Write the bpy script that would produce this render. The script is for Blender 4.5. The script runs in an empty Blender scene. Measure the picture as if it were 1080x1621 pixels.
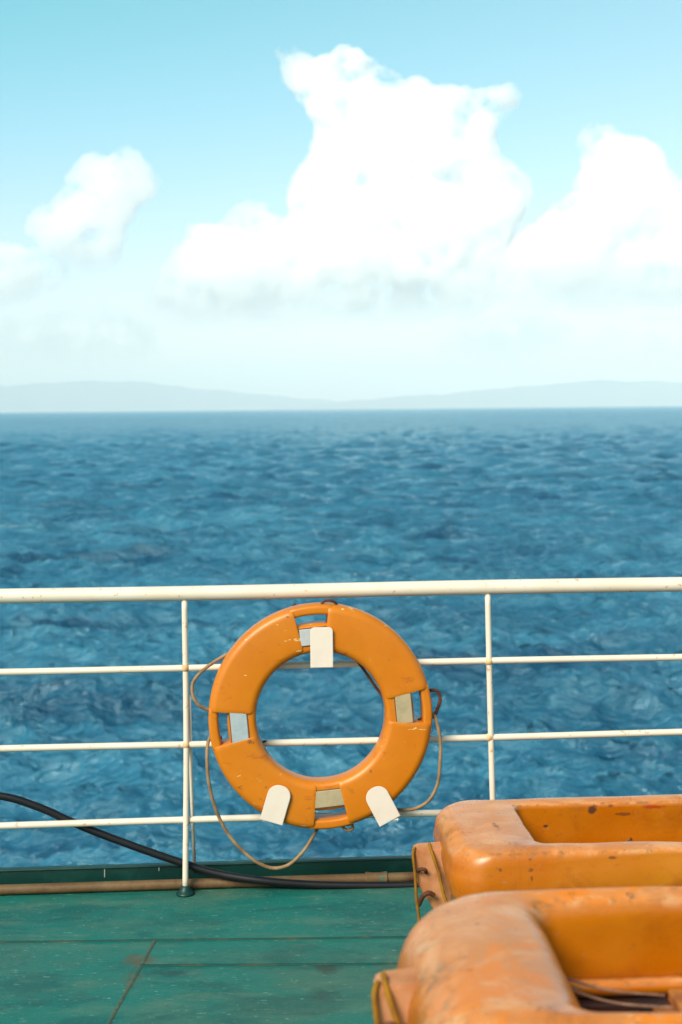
import bpy, bmesh, math, random
import numpy as np
from mathutils import Vector, Matrix, noise

scene = bpy.context.scene
COL = scene.collection
R = math.radians
rnd = random.Random(7)

# ------------------------------------------------------------------ camera
F = 2251.0            # focal length in photo pixels (50 mm on a 36 mm tall frame)
X0, Y0 = 540.0, 646.0  # principal point in photo pixels (1080 x 1621)
ROLL = 0.0095         # the photo is held a touch off level
CAM_H = 1.60          # eye height above the deck
SEA_Z = -10.5         # sea level below the deck
cam = bpy.data.cameras.new("camera")
cam.sensor_fit = 'AUTO'; cam.sensor_width = 36.0; cam.lens = 50.0
cam.shift_y = -(810.5 - Y0) / 1621.0
cam.clip_start = 0.05; cam.clip_end = 200000
cam.dof.use_dof = True
cam.dof.focus_distance = 4.68
cam.dof.aperture_fstop = 3.9
camo = bpy.data.objects.new("camera", cam); COL.objects.link(camo)
right = Vector((math.cos(ROLL), 0, -math.sin(ROLL)))
up = Vector((math.sin(ROLL), 0, math.cos(ROLL)))
back = Vector((0, -1, 0))
m = Matrix.Identity(4)
for i in range(3):
    m[i][0] = right[i]; m[i][1] = up[i]; m[i][2] = back[i]
m[0][3], m[1][3], m[2][3] = 0, 0, CAM_H
camo.matrix_world = m
scene.camera = camo

# ------------------------------------------------------------------ sky, sun, exposure
SUN_EL, SUN_AZ = 40.0, 214.0     # sun behind the camera, to the left (azimuth clockwise from +Y)
w = bpy.data.worlds.new("World"); scene.world = w; w.use_nodes = True
nt = w.node_tree; nt.nodes.clear()
sky = nt.nodes.new("ShaderNodeTexSky"); sky.sky_type = 'NISHITA'; sky.sun_disc = False
sky.sun_elevation = R(SUN_EL); sky.sun_rotation = R(SUN_AZ)
sky.air_density = 1.0; sky.dust_density = 0.8; sky.ozone_density = 1.0
tint = nt.nodes.new("ShaderNodeMix"); tint.data_type = 'RGBA'; tint.blend_type = 'MULTIPLY'
tint.inputs[0].default_value = 1.0
tint.inputs[7].default_value = (0.74, 1.10, 0.92, 1)
bg = nt.nodes.new("ShaderNodeBackground"); bg.inputs[1].default_value = 0.10
wo = nt.nodes.new("ShaderNodeOutputWorld")
# air colour: neutral white at the horizon, turning cyan higher up and towards the left
tcw = nt.nodes.new("ShaderNodeTexCoord"); sp = nt.nodes.new("ShaderNodeSeparateXYZ")
nt.links.new(tcw.outputs["Generated"], sp.inputs[0])
mr = nt.nodes.new("ShaderNodeMapRange"); mr.interpolation_type = 'SMOOTHSTEP'; mr.inputs[1].default_value = 0.05; mr.inputs[2].default_value = 0.32
nt.links.new(sp.outputs[2], mr.inputs[0])
mx = nt.nodes.new("ShaderNodeMapRange"); mx.inputs[1].default_value = -0.25; mx.inputs[2].default_value = 0.25
nt.links.new(sp.outputs[0], mx.inputs[0])
hi = nt.nodes.new("ShaderNodeMix"); hi.data_type = 'RGBA'; hi.inputs[6].default_value = (0.40, 1.07, 0.84, 1); hi.inputs[7].default_value = (0.80, 1.07, 0.85, 1)
nt.links.new(mx.outputs[0], hi.inputs[0])
am = nt.nodes.new("ShaderNodeMix"); am.data_type = 'RGBA'; am.inputs[6].default_value = (1.0, 0.92, 0.93, 1)
nt.links.new(mr.outputs[0], am.inputs[0]); nt.links.new(hi.outputs[2], am.inputs[7]); nt.links.new(am.outputs[2], tint.inputs[7])
nt.links.new(sky.outputs[0], tint.inputs[6]); nt.links.new(tint.outputs[2], bg.inputs[0])
nt.links.new(bg.outputs[0], wo.inputs[0])

sl = bpy.data.lights.new("sun", 'SUN'); sl.energy = 3.4; sl.angle = R(28); sl.color = (1.0, 0.87, 0.72)
so = bpy.data.objects.new("sun", sl); COL.objects.link(so)
sd = Vector((math.sin(R(SUN_AZ)) * math.cos(R(SUN_EL)), math.cos(R(SUN_AZ)) * math.cos(R(SUN_EL)), math.sin(R(SUN_EL))))
so.rotation_euler = sd.to_track_quat('Z', 'Y').to_euler(); so.location = (0, 0, 40)

vs = scene.view_settings
vs.view_transform = 'Standard'; vs.look = 'None'; vs.exposure = 0.95; vs.gamma = 1.0
scene.cycles.max_bounces = 32; scene.cycles.diffuse_bounces = 5; scene.cycles.glossy_bounces = 4; scene.cycles.volume_bounces = 32; scene.cycles.transparent_max_bounces = 24
scene.cycles.use_denoising = True

# ------------------------------------------------------------------ pixel geometry
def ray(x, y):
    u = (x - X0) / F; v = (Y0 - y) / F
    c, s = math.cos(ROLL), math.sin(ROLL)
    return Vector((u * c + v * s, 1.0, -u * s + v * c))
def at_depth(x, y, Y):
    d = ray(x, y); return Vector((d.x * Y, Y, CAM_H + d.z * Y))
def at_height(x, y, Z):
    d = ray(x, y); t = (Z - CAM_H) / d.z; return Vector((d.x * t, t, Z))
YAW = 0.065; RAIL_Y = 4.75
def at_rail(x, y, off=0.0):
    d = ray(x, y); t = (RAIL_Y + off) / (1.0 - YAW * d.x)
    return Vector((d.x * t, t, CAM_H + d.z * t))
def rail_pt(s, z, off=0.0):   # a point of the rail plane by X
    return Vector((s, RAIL_Y + off + YAW * s, z))
RAILM = Matrix.Rotation(math.atan(YAW), 4, 'Z')

# ------------------------------------------------------------------ object helpers
def tag(o, label=None, cat=None, group=None, kind=None):
    if label: o["label"] = label
    if cat: o["category"] = cat
    if group: o["group"] = group
    if kind: o["kind"] = kind
    return o
def thing(name, loc, label, cat, group=None, rotz=0.0):
    o = bpy.data.objects.new(name, None); COL.objects.link(o)
    o.empty_display_size = 0.1
    o.location = loc; o.rotation_euler = (0, 0, rotz)
    return tag(o, label, cat, group)
def link_mesh(name, me, mat, parent=None, smooth=True, mw=None):
    if mat: me.materials.append(mat)
    if smooth: me.shade_smooth()
    o = bpy.data.objects.new(name, me); COL.objects.link(o)
    if parent is not None:
        o.parent = parent
        # geometry is given in world coordinates: bring it into the parent's frame
        pm = Matrix.LocRotScale(parent.location, parent.rotation_euler, parent.scale)
        if parent.parent is not None:
            gp = parent.parent
            pm = Matrix.LocRotScale(gp.location, gp.rotation_euler, gp.scale) @ pm
        me.transform(pm.inverted())
    return o
def obj(name, bm, mat, parent=None, smooth=True):
    me = bpy.data.meshes.new(name)
    bmesh.ops.recalc_face_normals(bm, faces=bm.faces[:])
    bm.to_mesh(me); bm.free()
    return link_mesh(name, me, mat, parent, smooth)
def angle_smooth(o, deg=35):
    me = o.data
    bm = bmesh.new(); bm.from_mesh(me)
    for e in bm.edges:
        if len(e.link_faces) == 2 and e.calc_face_angle(0) > R(deg): e.smooth = False
    bm.to_mesh(me); bm.free()
    return o
def bevelled_box(bm, size, mat4, bev=0.004, seg=2):
    g = bmesh.ops.create_cube(bm, size=1.0)
    vs_ = g['verts']
    for v in vs_: v.co = Vector((v.co.x * size[0], v.co.y * size[1], v.co.z * size[2]))
    es = list({e for v in vs_ for e in v.link_edges})
    if bev > 0:
        r = bmesh.ops.bevel(bm, geom=es, offset=bev, segments=seg, affect='EDGES', profile=0.5)
        vs_ = list({v for f in r['faces'] for v in f.verts} | {v for v in vs_ if v.is_valid})
    bmesh.ops.transform(bm, matrix=mat4, verts=vs_)
def catmull(pts, n=10):
    P = [Vector(p) for p in pts]; out = []
    P = [P[0] * 2 - P[1]] + P + [P[-1] * 2 - P[-2]]
    for i in range(1, len(P) - 2):
        a, b, c, d = P[i - 1], P[i], P[i + 1], P[i + 2]
        for k in range(n):
            t = k / n
            out.append(0.5 * ((2 * b) + (c - a) * t + (2 * a - 5 * b + 4 * c - d) * t * t + (3 * b - a - 3 * c + d) * t ** 3))
    out.append(P[-2]); return out
def tube(bm, pts, r, n=10, caps=True, twist=0.0, strands=0, wob=0.0):
    """sweep a round (or stranded) section along pts"""
    rings = []
    T0 = (pts[1] - pts[0]).normalized()
    N = T0.orthogonal().normalized(); dist = 0.0
    for i, p in enumerate(pts):
        if i == 0: T = T0
        elif i == len(pts) - 1: T = (pts[i] - pts[i - 1]).normalized()
        else: T = (pts[i + 1] - pts[i - 1]).normalized()
        if i: dist += (pts[i] - pts[i - 1]).length
        N = (N - T * N.dot(T)).normalized(); B = T.cross(N)
        rr = r(i / (len(pts) - 1)) if callable(r) else r
        ring = []
        for k in range(n):
            a = 2 * math.pi * k / n
            q = rr
            if strands: q = rr * (0.86 + 0.17 * abs(math.cos(strands * 0.5 * (a + dist * twist))))
            if wob: q *= 1 + wob * noise.noise(p * 9 + Vector((k, 0, 0)))
            ring.append(bm.verts.new(p + N * (q * math.cos(a)) + B * (q * math.sin(a))))
        rings.append(ring)
    for a, b in zip(rings, rings[1:]):
        for k in range(n): bm.faces.new((a[k], a[(k + 1) % n], b[(k + 1) % n], b[k]))
    if caps:
        bm.faces.new(rings[0][::-1]); bm.faces.new(rings[-1])
def grid_mesh(bm, rows, close_u=False, close_v=False):
    vr = [[bm.verts.new(p) for p in row] for row in rows]
    nu, nv = len(vr), len(vr[0])
    for i in range(nu if close_u else nu - 1):
        a, b = vr[i], vr[(i + 1) % nu]
        for j in range(nv if close_v else nv - 1):
            bm.faces.new((a[j], a[(j + 1) % nv], b[(j + 1) % nv], b[j]))
    return vr

# ------------------------------------------------------------------ materials
def srgb(r, g, b):
    f = lambda c: (c / 255 / 12.92) if c / 255 <= 0.04045 else ((c / 255 + 0.055) / 1.055) ** 2.4
    return (f(r), f(g), f(b), 1.0)
class Mat:
    def __init__(self, name, rough=0.5, base=(0.5, 0.5, 0.5, 1), spec=0.5):
        self.m = bpy.data.materials.new(name); self.m.use_nodes = True
        self.nt = self.m.node_tree
        self.b = self.nt.nodes["Principled BSDF"]; self.out = self.nt.nodes["Material Output"]
        self.b.inputs["Base Color"].default_value = base
        self.b.inputs["Roughness"].default_value = rough
        self.b.inputs["Specular IOR Level"].default_value = spec
        self.col = None; self.tc = self.n("ShaderNodeTexCoord"); self.nrm = None
    def n(self, t, **kw):
        x = self.nt.nodes.new(t)
        for k, v in kw.items(): setattr(x, k, v)
        return x
    def l(self, a, b): self.nt.links.new(a, b)
    def coords(self, scale=(1, 1, 1), src="Object"):
        mp = self.n("ShaderNodeMapping"); mp.inputs[3].default_value = scale
        self.l(self.tc.outputs[src], mp.inputs[0]); return mp.outputs[0]
    def noise(self, scale, detail=6, rough=0.6, stretch=(1, 1, 1), lo=0.4, hi=0.6, dist=0.0, src="Object", invert=False):
        t = self.n("ShaderNodeTexNoise"); t.inputs["Scale"].default_value = scale
        t.inputs["Detail"].default_value = detail; t.inputs["Roughness"].default_value = rough
        t.inputs["Distortion"].default_value = dist
        self.l(self.coords(stretch, src), t.inputs["Vector"])
        r = self.n("ShaderNodeMapRange"); r.inputs[1].default_value = lo; r.inputs[2].default_value = hi
        r.inputs[3].default_value = 1.0 if invert else 0.0; r.inputs[4].default_value = 0.0 if invert else 1.0
        self.l(t.outputs["Fac"], r.inputs[0]); return r.outputs[0]
    def math(self, op, a, b=None, clamp=False):
        x = self.n("ShaderNodeMath", operation=op, use_clamp=clamp)
        for i, q in enumerate((a, b)):
            if q is None: continue
            if isinstance(q, (int, float)): x.inputs[i].default_value = q
            else: self.l(q, x.inputs[i])
        return x.outputs[0]
    def mix(self, fac, c2, strength=1.0):
        """blend the running colour to c2 by fac"""
        x = self.n("ShaderNodeMix", data_type='RGBA', clamp_factor=True)
        if strength != 1.0: fac = self.math('MULTIPLY', fac, strength)
        self.l(fac, x.inputs[0])
        if self.col is None: x.inputs[6].default_value = self.b.inputs["Base Color"].default_value
        else: self.l(self.col, x.inputs[6])
        if isinstance(c2, tuple): x.inputs[7].default_value = c2
        else: self.l(c2, x.inputs[7])
        self.col = x.outputs[2]; self.l(self.col, self.b.inputs["Base Color"]); return self
    def bump(self, h, strength=0.3, dist=0.005):
        x = self.n("ShaderNodeBump"); x.inputs["Strength"].default_value = strength; x.inputs["Distance"].default_value = dist
        self.l(h, x.inputs["Height"])
        if self.nrm is not None: self.l(self.nrm, x.inputs["Normal"])
        self.nrm = x.outputs[0]; self.l(self.nrm, self.b.inputs["Normal"]); return self
    def normal_z(self):
        g = self.n("ShaderNodeNewGeometry"); s = self.n("ShaderNodeSeparateXYZ")
        self.l(g.outputs["Normal"], s.inputs[0]); return s.outputs[2]
    def pos(self, axis, src="Object"):
        s = self.n("ShaderNodeSeparateXYZ"); self.l(self.tc.outputs[src], s.inputs[0]); return s.outputs[axis]

def make_white_paint():
    M = Mat("white_rail_paint", 0.38, (0.64, 0.545, 0.455, 1))
    M.mix(M.noise(6, 5, 0.6, lo=0.35, hi=0.7), (0.56, 0.44, 0.32, 1), 0.5)
    M.mix(M.noise(45, 3, 0.6, lo=0.645, hi=0.69), (0.42, 0.20, 0.07, 1), 0.7)
    M.bump(M.noise(120, 3, lo=0, hi=1), 0.12, 0.002); return M.m
def make_bracket_white():
    M = Mat("white_bracket_paint", 0.45, (0.62, 0.52, 0.45, 1))
    M.mix(M.noise(18, 5, 0.6, lo=0.5, hi=0.8), (0.52, 0.42, 0.34, 1), 0.5)
    M.bump(M.noise(60, 4, lo=0, hi=1), 0.1, 0.002); return M.m
def make_deck():
    M = Mat("green_deck_paint", 0.5, (0.004, 0.110, 0.088, 1), 0.35)
    M.mix(M.noise(1.3, 6, 0.65, (1, 1.5, 1), 0.46, 0.58), (0.030, 0.102, 0.076, 1), 0.7)
    M.mix(M.noise(3.2, 8, 0.7, (1, 3.5, 1), 0.50, 0.62), (0.060, 0.130, 0.092, 1), 0.6)
    M.mix(M.noise(2.2, 7, 0.7, (1, 2.5, 1), 0.50, 0.62, 0.8), (0.003, 0.062, 0.055, 1), 0.7)
    M.mix(M.noise(5.5, 8, 0.75, (1, 2, 1), 0.57, 0.66), (0.065, 0.075, 0.045, 1), 0.35)
    M.mix(M.noise(30, 6, 0.7, (1, 4, 1), 0.61, 0.66), (0.20, 0.34, 0.28, 1), 0.8)
    M.mix(M.noise(24, 6, 0.7, (1, 3, 1), 0.60, 0.66, 0.5), (0.006, 0.05, 0.045, 1), 0.7)
    # rust bleeding out where the plate seams meet, and two scuffs further right
    nzv = M.n("ShaderNodeTexNoise"); nzv.inputs["Scale"].default_value = 26; nzv.inputs["Detail"].default_value = 6
    M.l(M.coords(), nzv.inputs["Vector"])
    for (px, py, rx, ry, colr) in ((222, 1520, .055, .05, (0.085, 0.055, 0.022, 1)), (210, 1548, .03, .06, (0.06, 0.06, 0.03, 1)), (518, 1533, .05, .05, (0.020, 0.035, 0.028, 1)), (270, 1541, .09, .03, (0.006, 0.045, 0.042, 1)), (512, 1572, .05, .05, (0.012, 0.055, 0.045, 1))):
        c = at_height(px, py, 0)
        v = M.n("ShaderNodeVectorMath", operation='SUBTRACT'); v.inputs[1].default_value = c; M.l(M.tc.outputs["Object"], v.inputs[0])
        w_ = M.n("ShaderNodeVectorMath", operation='MULTIPLY'); w_.inputs[1].default_value = (1 / rx, 1 / ry, 1); M.l(v.outputs[0], w_.inputs[0])
        ln = M.n("ShaderNodeVectorMath", operation='LENGTH'); M.l(w_.outputs[0], ln.inputs[0])
        q = M.math('ADD', ln.outputs["Value"], M.math('MULTIPLY', M.math('SUBTRACT', nzv.outputs["Fac"], 0.5), 2.4))
        r_ = M.n("ShaderNodeMapRange"); r_.inputs[1].default_value = 1.0; r_.inputs[2].default_value = 0.3; M.l(q, r_.inputs[0])
        M.mix(r_.outputs[0], colr, 0.8)
    M.bump(M.noise(60, 6, 0.7, (1, 2, 1), 0, 1), 0.35, 0.004)
    M.bump(M.noise(4, 3, 0.5, (1, 1, 1), 0, 1), 0.3, 0.01); return M.m
def make_seam():
    M = Mat("painted_weld", 0.6, (0.02, 0.07, 0.055, 1), 0.3)
    M.mix(M.noise(14, 5, 0.7, lo=0.42, hi=0.62), (0.07, 0.075, 0.04, 1), 0.9)
    M.mix(M.noise(22, 5, 0.7, lo=0.55, hi=0.70), (0.12, 0.16, 0.11, 1), 0.7)
    M.bump(M.noise(80, 4, lo=0, hi=1), 0.5, 0.004); return M.m
def make_dark_seam():
    M = Mat("dark_lap_seam", 0.7, (0.006, 0.045, 0.040, 1), 0.2)
    M.mix(M.noise(10, 5, 0.7, lo=0.5, hi=0.66), (0.06, 0.05, 0.025, 1), 0.7); return M.m
def make_coaming():
    M = Mat("dark_green_steel", 0.42, (0.002, 0.027, 0.022, 1), 0.3)
    M.mix(M.noise(5, 6, 0.7, lo=0.5, hi=0.75), (0.01, 0.055, 0.045, 1), 0.8)
    M.mix(M.noise(26, 5, 0.7, (1, 1, 0.25), 0.70, 0.73), (0.30, 0.36, 0.31, 1), 0.8)
    M.bump(M.noise(40, 4, lo=0, hi=1), 0.25, 0.004); return M.m
def make_pipe():
    M = Mat("rusty_tan_pipe", 0.6, (0.10, 0.052, 0.020, 1), 0.3)
    M.mix(M.noise(9, 6, 0.7, (1, 1, 1), 0.42, 0.62), (0.135, 0.080, 0.034, 1), 0.8)
    M.mix(M.noise(7, 7, 0.75, (1, 1, 1), 0.50, 0.66, 0.4), (0.06, 0.025, 0.010, 1), 0.9)
    M.mix(M.noise(13, 6, 0.75, (1, 1, 1), 0.60, 0.68), (0.03, 0.12, 0.085, 1), 0.8)
    M.bump(M.noise(70, 5, lo=0, hi=1), 0.4, 0.004); return M.m
def make_rubber():
    M = Mat("black_rubber", 0.5, (0.004, 0.004, 0.006, 1), 0.3)
    M.mix(M.noise(12, 5, 0.6, lo=0.5, hi=0.8), (0.010, 0.008, 0.010, 1), 0.8)
    M.bump(M.noise(140, 3, lo=0, hi=1), 0.15, 0.002); return M.m
def make_buoy():
    M = Mat("orange_buoy_shell", 0.38, (0.49, 0.142, 0.001, 1), 0.4)
    M.mix(M.noise(4.5, 5, 0.6, lo=0.38, hi=0.68), (0.42, 0.115, 0.002, 1), 0.9)
    M.mix(M.noise(2.5, 6, 0.6, lo=0.48, hi=0.72), (0.52, 0.170, 0.008, 1), 0.8)
    M.mix(M.noise(14, 6, 0.7, (1, 1, 2), 0.60, 0.68, 0.5), (0.30, 0.075, 0.010, 1), 0.75)
    M.mix(M.noise(34, 4, 0.6, lo=0.67, hi=0.71), (0.16, 0.05, 0.015, 1), 0.8)
    M.mix(M.noise(21, 5, 0.6, (1, 1, 2.5), 0.665, 0.69, 0.3), (0.66, 0.50, 0.24, 1), 0.8)
    M.bump(M.noise(9, 4, 0.5, lo=0, hi=1), 0.12, 0.01)
    M.bump(M.noise(110, 3, 0.6, lo=0, hi=1), 0.10, 0.002); return M.m
def make_plate(name, base, dirt):
    M = Mat(name, 0.35, base, 0.5)
    M.mix(M.noise(26, 6, 0.65, lo=0.42, hi=0.70), dirt, 0.7)
    M.mix(M.noise(50, 4, 0.6, lo=0.69, hi=0.72), (0.35, 0.17, 0.06, 1), 0.7)
    M.bump(M.noise(70, 3, lo=0, hi=1), 0.2, 0.002); return M.m
def make_rope(name, a, b):
    M = Mat(name, 0.85, a, 0.15)
    M.mix(M.noise(22, 5, 0.6, lo=0.4, hi=0.62), b, 0.9)
    M.bump(M.noise(350, 3, lo=0, hi=1), 0.4, 0.002); return M.m
def make_raft(name, chalk, seed, spots=()):
    """weathered orange fibreglass; the top has chalked to a dusty pink where it is worn"""
    M = Mat(name, 0.30, (0.38, 0.094, 0.0005, 1), 0.4)
    off = seed * 3.7
    M.mix(M.noise(2.6 + off * 0.02, 6, 0.6, (1, 1, 1), 0.40, 0.70), (0.42, 0.140, 0.004, 1), 0.9)
    M.mix(M.noise(5.0, 7, 0.65, (1, 1, 1.6), 0.52, 0.72, 0.3), (0.27, 0.062, 0.001, 1), 0.9)
    # chalked, bleached gel coat on the upward surfaces, rubbed through in streaks
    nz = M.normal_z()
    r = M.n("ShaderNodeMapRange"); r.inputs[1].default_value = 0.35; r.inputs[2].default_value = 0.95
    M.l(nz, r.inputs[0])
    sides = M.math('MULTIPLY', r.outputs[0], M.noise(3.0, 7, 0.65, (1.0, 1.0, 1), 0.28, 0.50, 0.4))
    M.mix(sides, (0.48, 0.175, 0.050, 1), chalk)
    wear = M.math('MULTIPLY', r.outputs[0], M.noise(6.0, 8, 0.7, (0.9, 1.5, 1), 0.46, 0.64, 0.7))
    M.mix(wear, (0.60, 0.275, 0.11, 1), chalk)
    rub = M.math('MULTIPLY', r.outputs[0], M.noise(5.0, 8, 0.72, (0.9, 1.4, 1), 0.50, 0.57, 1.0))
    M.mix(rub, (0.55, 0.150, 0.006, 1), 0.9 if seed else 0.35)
    M.mix(M.noise(22, 6, 0.7, (1, 1, 1), 0.665, 0.70, 0.4), (0.16, 0.06, 0.02, 1), 0.85)
    M.mix(M.noise(11, 6, 0.7, (0.5, 1, 2), 0.65, 0.70, 0.5), (0.34, 0.055, 0.015, 1), 0.6)
    M.mix(M.noise(40, 5, 0.7, (1, 1, 1), 0.655, 0.69), (0.22, 0.20, 0.16, 1), 0.5)
    # edges where ropes and boots have chafed the rounding: grey-brown grime and small chips
    eg = M.n("ShaderNodeMapRange"); eg.inputs[1].default_value = 0.25; eg.inputs[2].default_value = 0.55; M.l(nz, eg.inputs[0])
    eg2 = M.n("ShaderNodeMapRange"); eg2.inputs[1].default_value = 0.97; eg2.inputs[2].default_value = 0.80; M.l(nz, eg2.inputs[0])
    ed = M.math('MULTIPLY', eg.outputs[0], eg2.outputs[0])
    M.mix(M.math('MULTIPLY', ed, M.noise(16, 7, 0.75, (1, 1, 1), 0.50, 0.60, 0.6)), (0.20, 0.09, 0.030, 1), 0.8)
    M.mix(M.math('MULTIPLY', ed, M.noise(9, 7, 0.75, (1, 1, 1), 0.54, 0.62, 0.6)), (0.50, 0.30, 0.15, 1), 0.45)
    M.mix(M.noise(4.0, 8, 0.75, (2.5, 1, 0.6), 0.60, 0.70, 0.6), (0.26, 0.070, 0.004, 1), 0.7)
    M.mix(M.noise(26, 6, 0.75, (1, 1, 1), 0.60, 0.66, 0.3), (0.25, 0.075, 0.008, 1), 0.6)
    # the marks seen on this one: scrapes, a tar smudge, a column of rust dots
    nzv = M.n("ShaderNodeTexNoise"); nzv.inputs["Scale"].default_value = 38; nzv.inputs["Detail"].default_value = 5
    M.l(M.coords(), nzv.inputs["Vector"])
    for (cx, cy, cz, rx, rz, colr) in spots:
        v = M.n("ShaderNodeVectorMath", operation='SUBTRACT'); v.inputs[1].default_value = (cx, cy, cz); M.l(M.tc.outputs["Object"], v.inputs[0])
        w_ = M.n("ShaderNodeVectorMath", operation='MULTIPLY'); w_.inputs[1].default_value = (1 / rx, 1 / 0.05, 1 / rz); M.l(v.outputs[0], w_.inputs[0])
        ln = M.n("ShaderNodeVectorMath", operation='LENGTH'); M.l(w_.outputs[0], ln.inputs[0])
        q = M.math('ADD', ln.outputs["Value"], M.math('MULTIPLY', M.math('SUBTRACT', nzv.outputs["Fac"], 0.5), 2.2))
        r_ = M.n("ShaderNodeMapRange"); r_.inputs[1].default_value = 0.95; r_.inputs[2].default_value = 0.55; M.l(q, r_.inputs[0])
        M.mix(r_.outputs[0], colr, 0.85)
    rr = M.noise(5, 5, 0.6, lo=0.3, hi=0.7)
    rg = M.n("ShaderNodeMapRange"); rg.inputs[3].default_value = 0.18; rg.inputs[4].default_value = 0.42
    M.l(rr, rg.inputs[0]); M.l(rg.outputs[0], M.b.inputs["Roughness"])
    M.b.inputs["Coat Weight"].default_value = 0.12; M.b.inputs["Coat Roughness"].default_value = 0.35
    M.bump(M.noise(5, 4, 0.5, lo=0, hi=1), 0.18, 0.02)
    M.bump(M.noise(60, 5, 0.7, (1, 1, 1), lo=0, hi=1), 0.12, 0.003); return M.m
def make_simple(name, base, dark, scale=8, rough=0.6, stretch=(1, 1, 1)):
    M = Mat(name, rough, base, 0.3)
    M.mix(M.noise(scale, 6, 0.65, stretch, 0.42, 0.66), dark, 0.9)
    M.bump(M.noise(scale * 8, 5, lo=0, hi=1), 0.25, 0.003); return M.m
def make_sea():
    """wind-roughened water: blue light from below the surface, sky mirrored in the wave faces"""
    M = Mat("sea_water")
    d = M.n("ShaderNodeBsdfDiffuse"); g = M.n("ShaderNodeBsdfGlossy"); g.inputs["Roughness"].default_value = 0.07
    g.inputs["Color"].default_value = (0.62, 0.88, 1.0, 1)  # blue tint stands in for the higher sky that distant wave facets would reflect
    M.b.inputs["Base Color"].default_value = (0.016, 0.102, 0.172, 1)
    M.mix(M.noise(0.010, 5, 0.62, (0.5, 1.2, 1), 0.36, 0.66), (0.038, 0.150, 0.225, 1), 0.9)
    M.mix(M.noise(0.09, 6, 0.65, (0.5, 1.3, 1), 0.42, 0.68), (0.003, 0.030, 0.072, 1), 0.9)
    M.bump(M.noise(1.3, 6, 0.65, (0.7, 1.3, 1), 0, 1, 0.4), 0.9, 0.28)
    M.bump(M.noise(0.25, 5, 0.62, (0.6, 1.4, 1), 0, 1, 0.3), 1.0, 1.3)
    f = M.n("ShaderNodeFresnel"); f.inputs["IOR"].default_value = 1.333
    for x in (d, g, f): M.l(M.nrm, x.inputs["Normal"])
    M.l(M.col, d.inputs["Color"])
    k = M.math('MINIMUM', M.math('MULTIPLY', f.outputs[0], 1.7), 0.66)   # rough water never mirrors fully, even edge-on
    mx = M.n("ShaderNodeMixShader"); M.l(k, mx.inputs[0]); M.l(d.outputs[0], mx.inputs[1]); M.l(g.outputs[0], mx.inputs[2])
    M.l(mx.outputs[0], M.out.inputs["Surface"]); return M.m
def make_cloud(name, mfp, base_fade):
    """water droplets: a white scattering volume whose light travels about mfp metres between bounces"""
    m_ = bpy.data.materials.new(name); m_.use_nodes = True; t = m_.node_tree
    t.nodes.remove(t.nodes["Principled BSDF"])
    v = t.nodes.new("ShaderNodeVolumeScatter"); v.inputs["Color"].default_value = (0.998, 0.998, 0.998, 1)
    tc = t.nodes.new("ShaderNodeTexCoord"); n1 = t.nodes.new("ShaderNodeTexNoise")
    n1.inputs["Scale"].default_value = 1 / 2200.0; n1.inputs["Detail"].default_value = 5; n1.inputs["Roughness"].default_value = 0.62
    t.links.new(tc.outputs["Object"], n1.inputs["Vector"])
    r1 = t.nodes.new("ShaderNodeMapRange"); r1.inputs[1].default_value = 0.37; r1.inputs[2].default_value = 0.53; r1.inputs[4].default_value = 1.0 / mfp
    t.links.new(n1.outputs["Fac"], r1.inputs[0])
    sp_ = t.nodes.new("ShaderNodeSeparateXYZ"); t.links.new(tc.outputs["Object"], sp_.inputs[0])
    ad = t.nodes.new("ShaderNodeMath"); ad.operation = 'MULTIPLY_ADD'; ad.inputs[1].default_value = -4000.0   # ragged base
    t.links.new(n1.outputs["Fac"], ad.inputs[0]); t.links.new(sp_.outputs[2], ad.inputs[2])
    r2 = t.nodes.new("ShaderNodeMapRange"); r2.interpolation_type = 'SMOOTHSTEP'; r2.inputs[1].default_value = -2300.0; r2.inputs[2].default_value = base_fade - 2000.0
    t.links.new(ad.outputs[0], r2.inputs[0])
    ml = t.nodes.new("ShaderNodeMath"); ml.operation = 'MULTIPLY'
    t.links.new(r1.outputs[0], ml.inputs[0]); t.links.new(r2.outputs[0], ml.inputs[1]); t.links.new(ml.outputs[0], v.inputs["Density"])
    v.inputs["Anisotropy"].default_value = 0.0
    t.links.new(v.outputs[0], t.nodes["Material Output"].inputs["Volume"]); return m_
def make_hill():
    M = Mat("distant_hills", 0.9, (0.03, 0.075, 0.10, 1), 0.1)
    M.mix(M.noise(0.0006, 6, 0.6, lo=0.4, hi=0.6), (0.07, 0.11, 0.12, 1), 0.8); return M.m
WHITE = make_white_paint(); BRACKET = make_bracket_white(); DECK = make_deck(); SEAM = make_seam()
LAP = make_dark_seam(); COAM = make_coaming(); PIPE = make_pipe(); RUBBER = make_rubber(); BUOY = make_buoy()
PL_GREY = make_plate("silver_tape", (0.32, 0.36, 0.38, 1), (0.22, 0.26, 0.30, 1))
PL_BEIGE = make_plate("aged_beige_tape", (0.36, 0.28, 0.17, 1), (0.22, 0.18, 0.11, 1))
PL_WHITE = make_plate("pale_tape", (0.40, 0.40, 0.41, 1), (0.30, 0.31, 0.33, 1))
ROPE = make_rope("brown_rope", (0.29, 0.18, 0.095, 1), (0.15, 0.085, 0.04, 1))
ROPE_DARK = make_rope("dark_brown_rope", (0.13, 0.045, 0.02, 1), (0.05, 0.02, 0.012, 1))
ROPE_YEL = make_rope("yellow_rope", (0.26, 0.115, 0.006, 1), (0.15, 0.06, 0.010, 1))
ROPE_GREY = make_rope("grey_cord", (0.22, 0.12, 0.08, 1), (0.12, 0.06, 0.04, 1))
TAR = (0.035, 0.018, 0.014, 1); RED = (0.30, 0.030, 0.006, 1); RUST = (0.14, 0.040, 0.008, 1)
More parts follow.
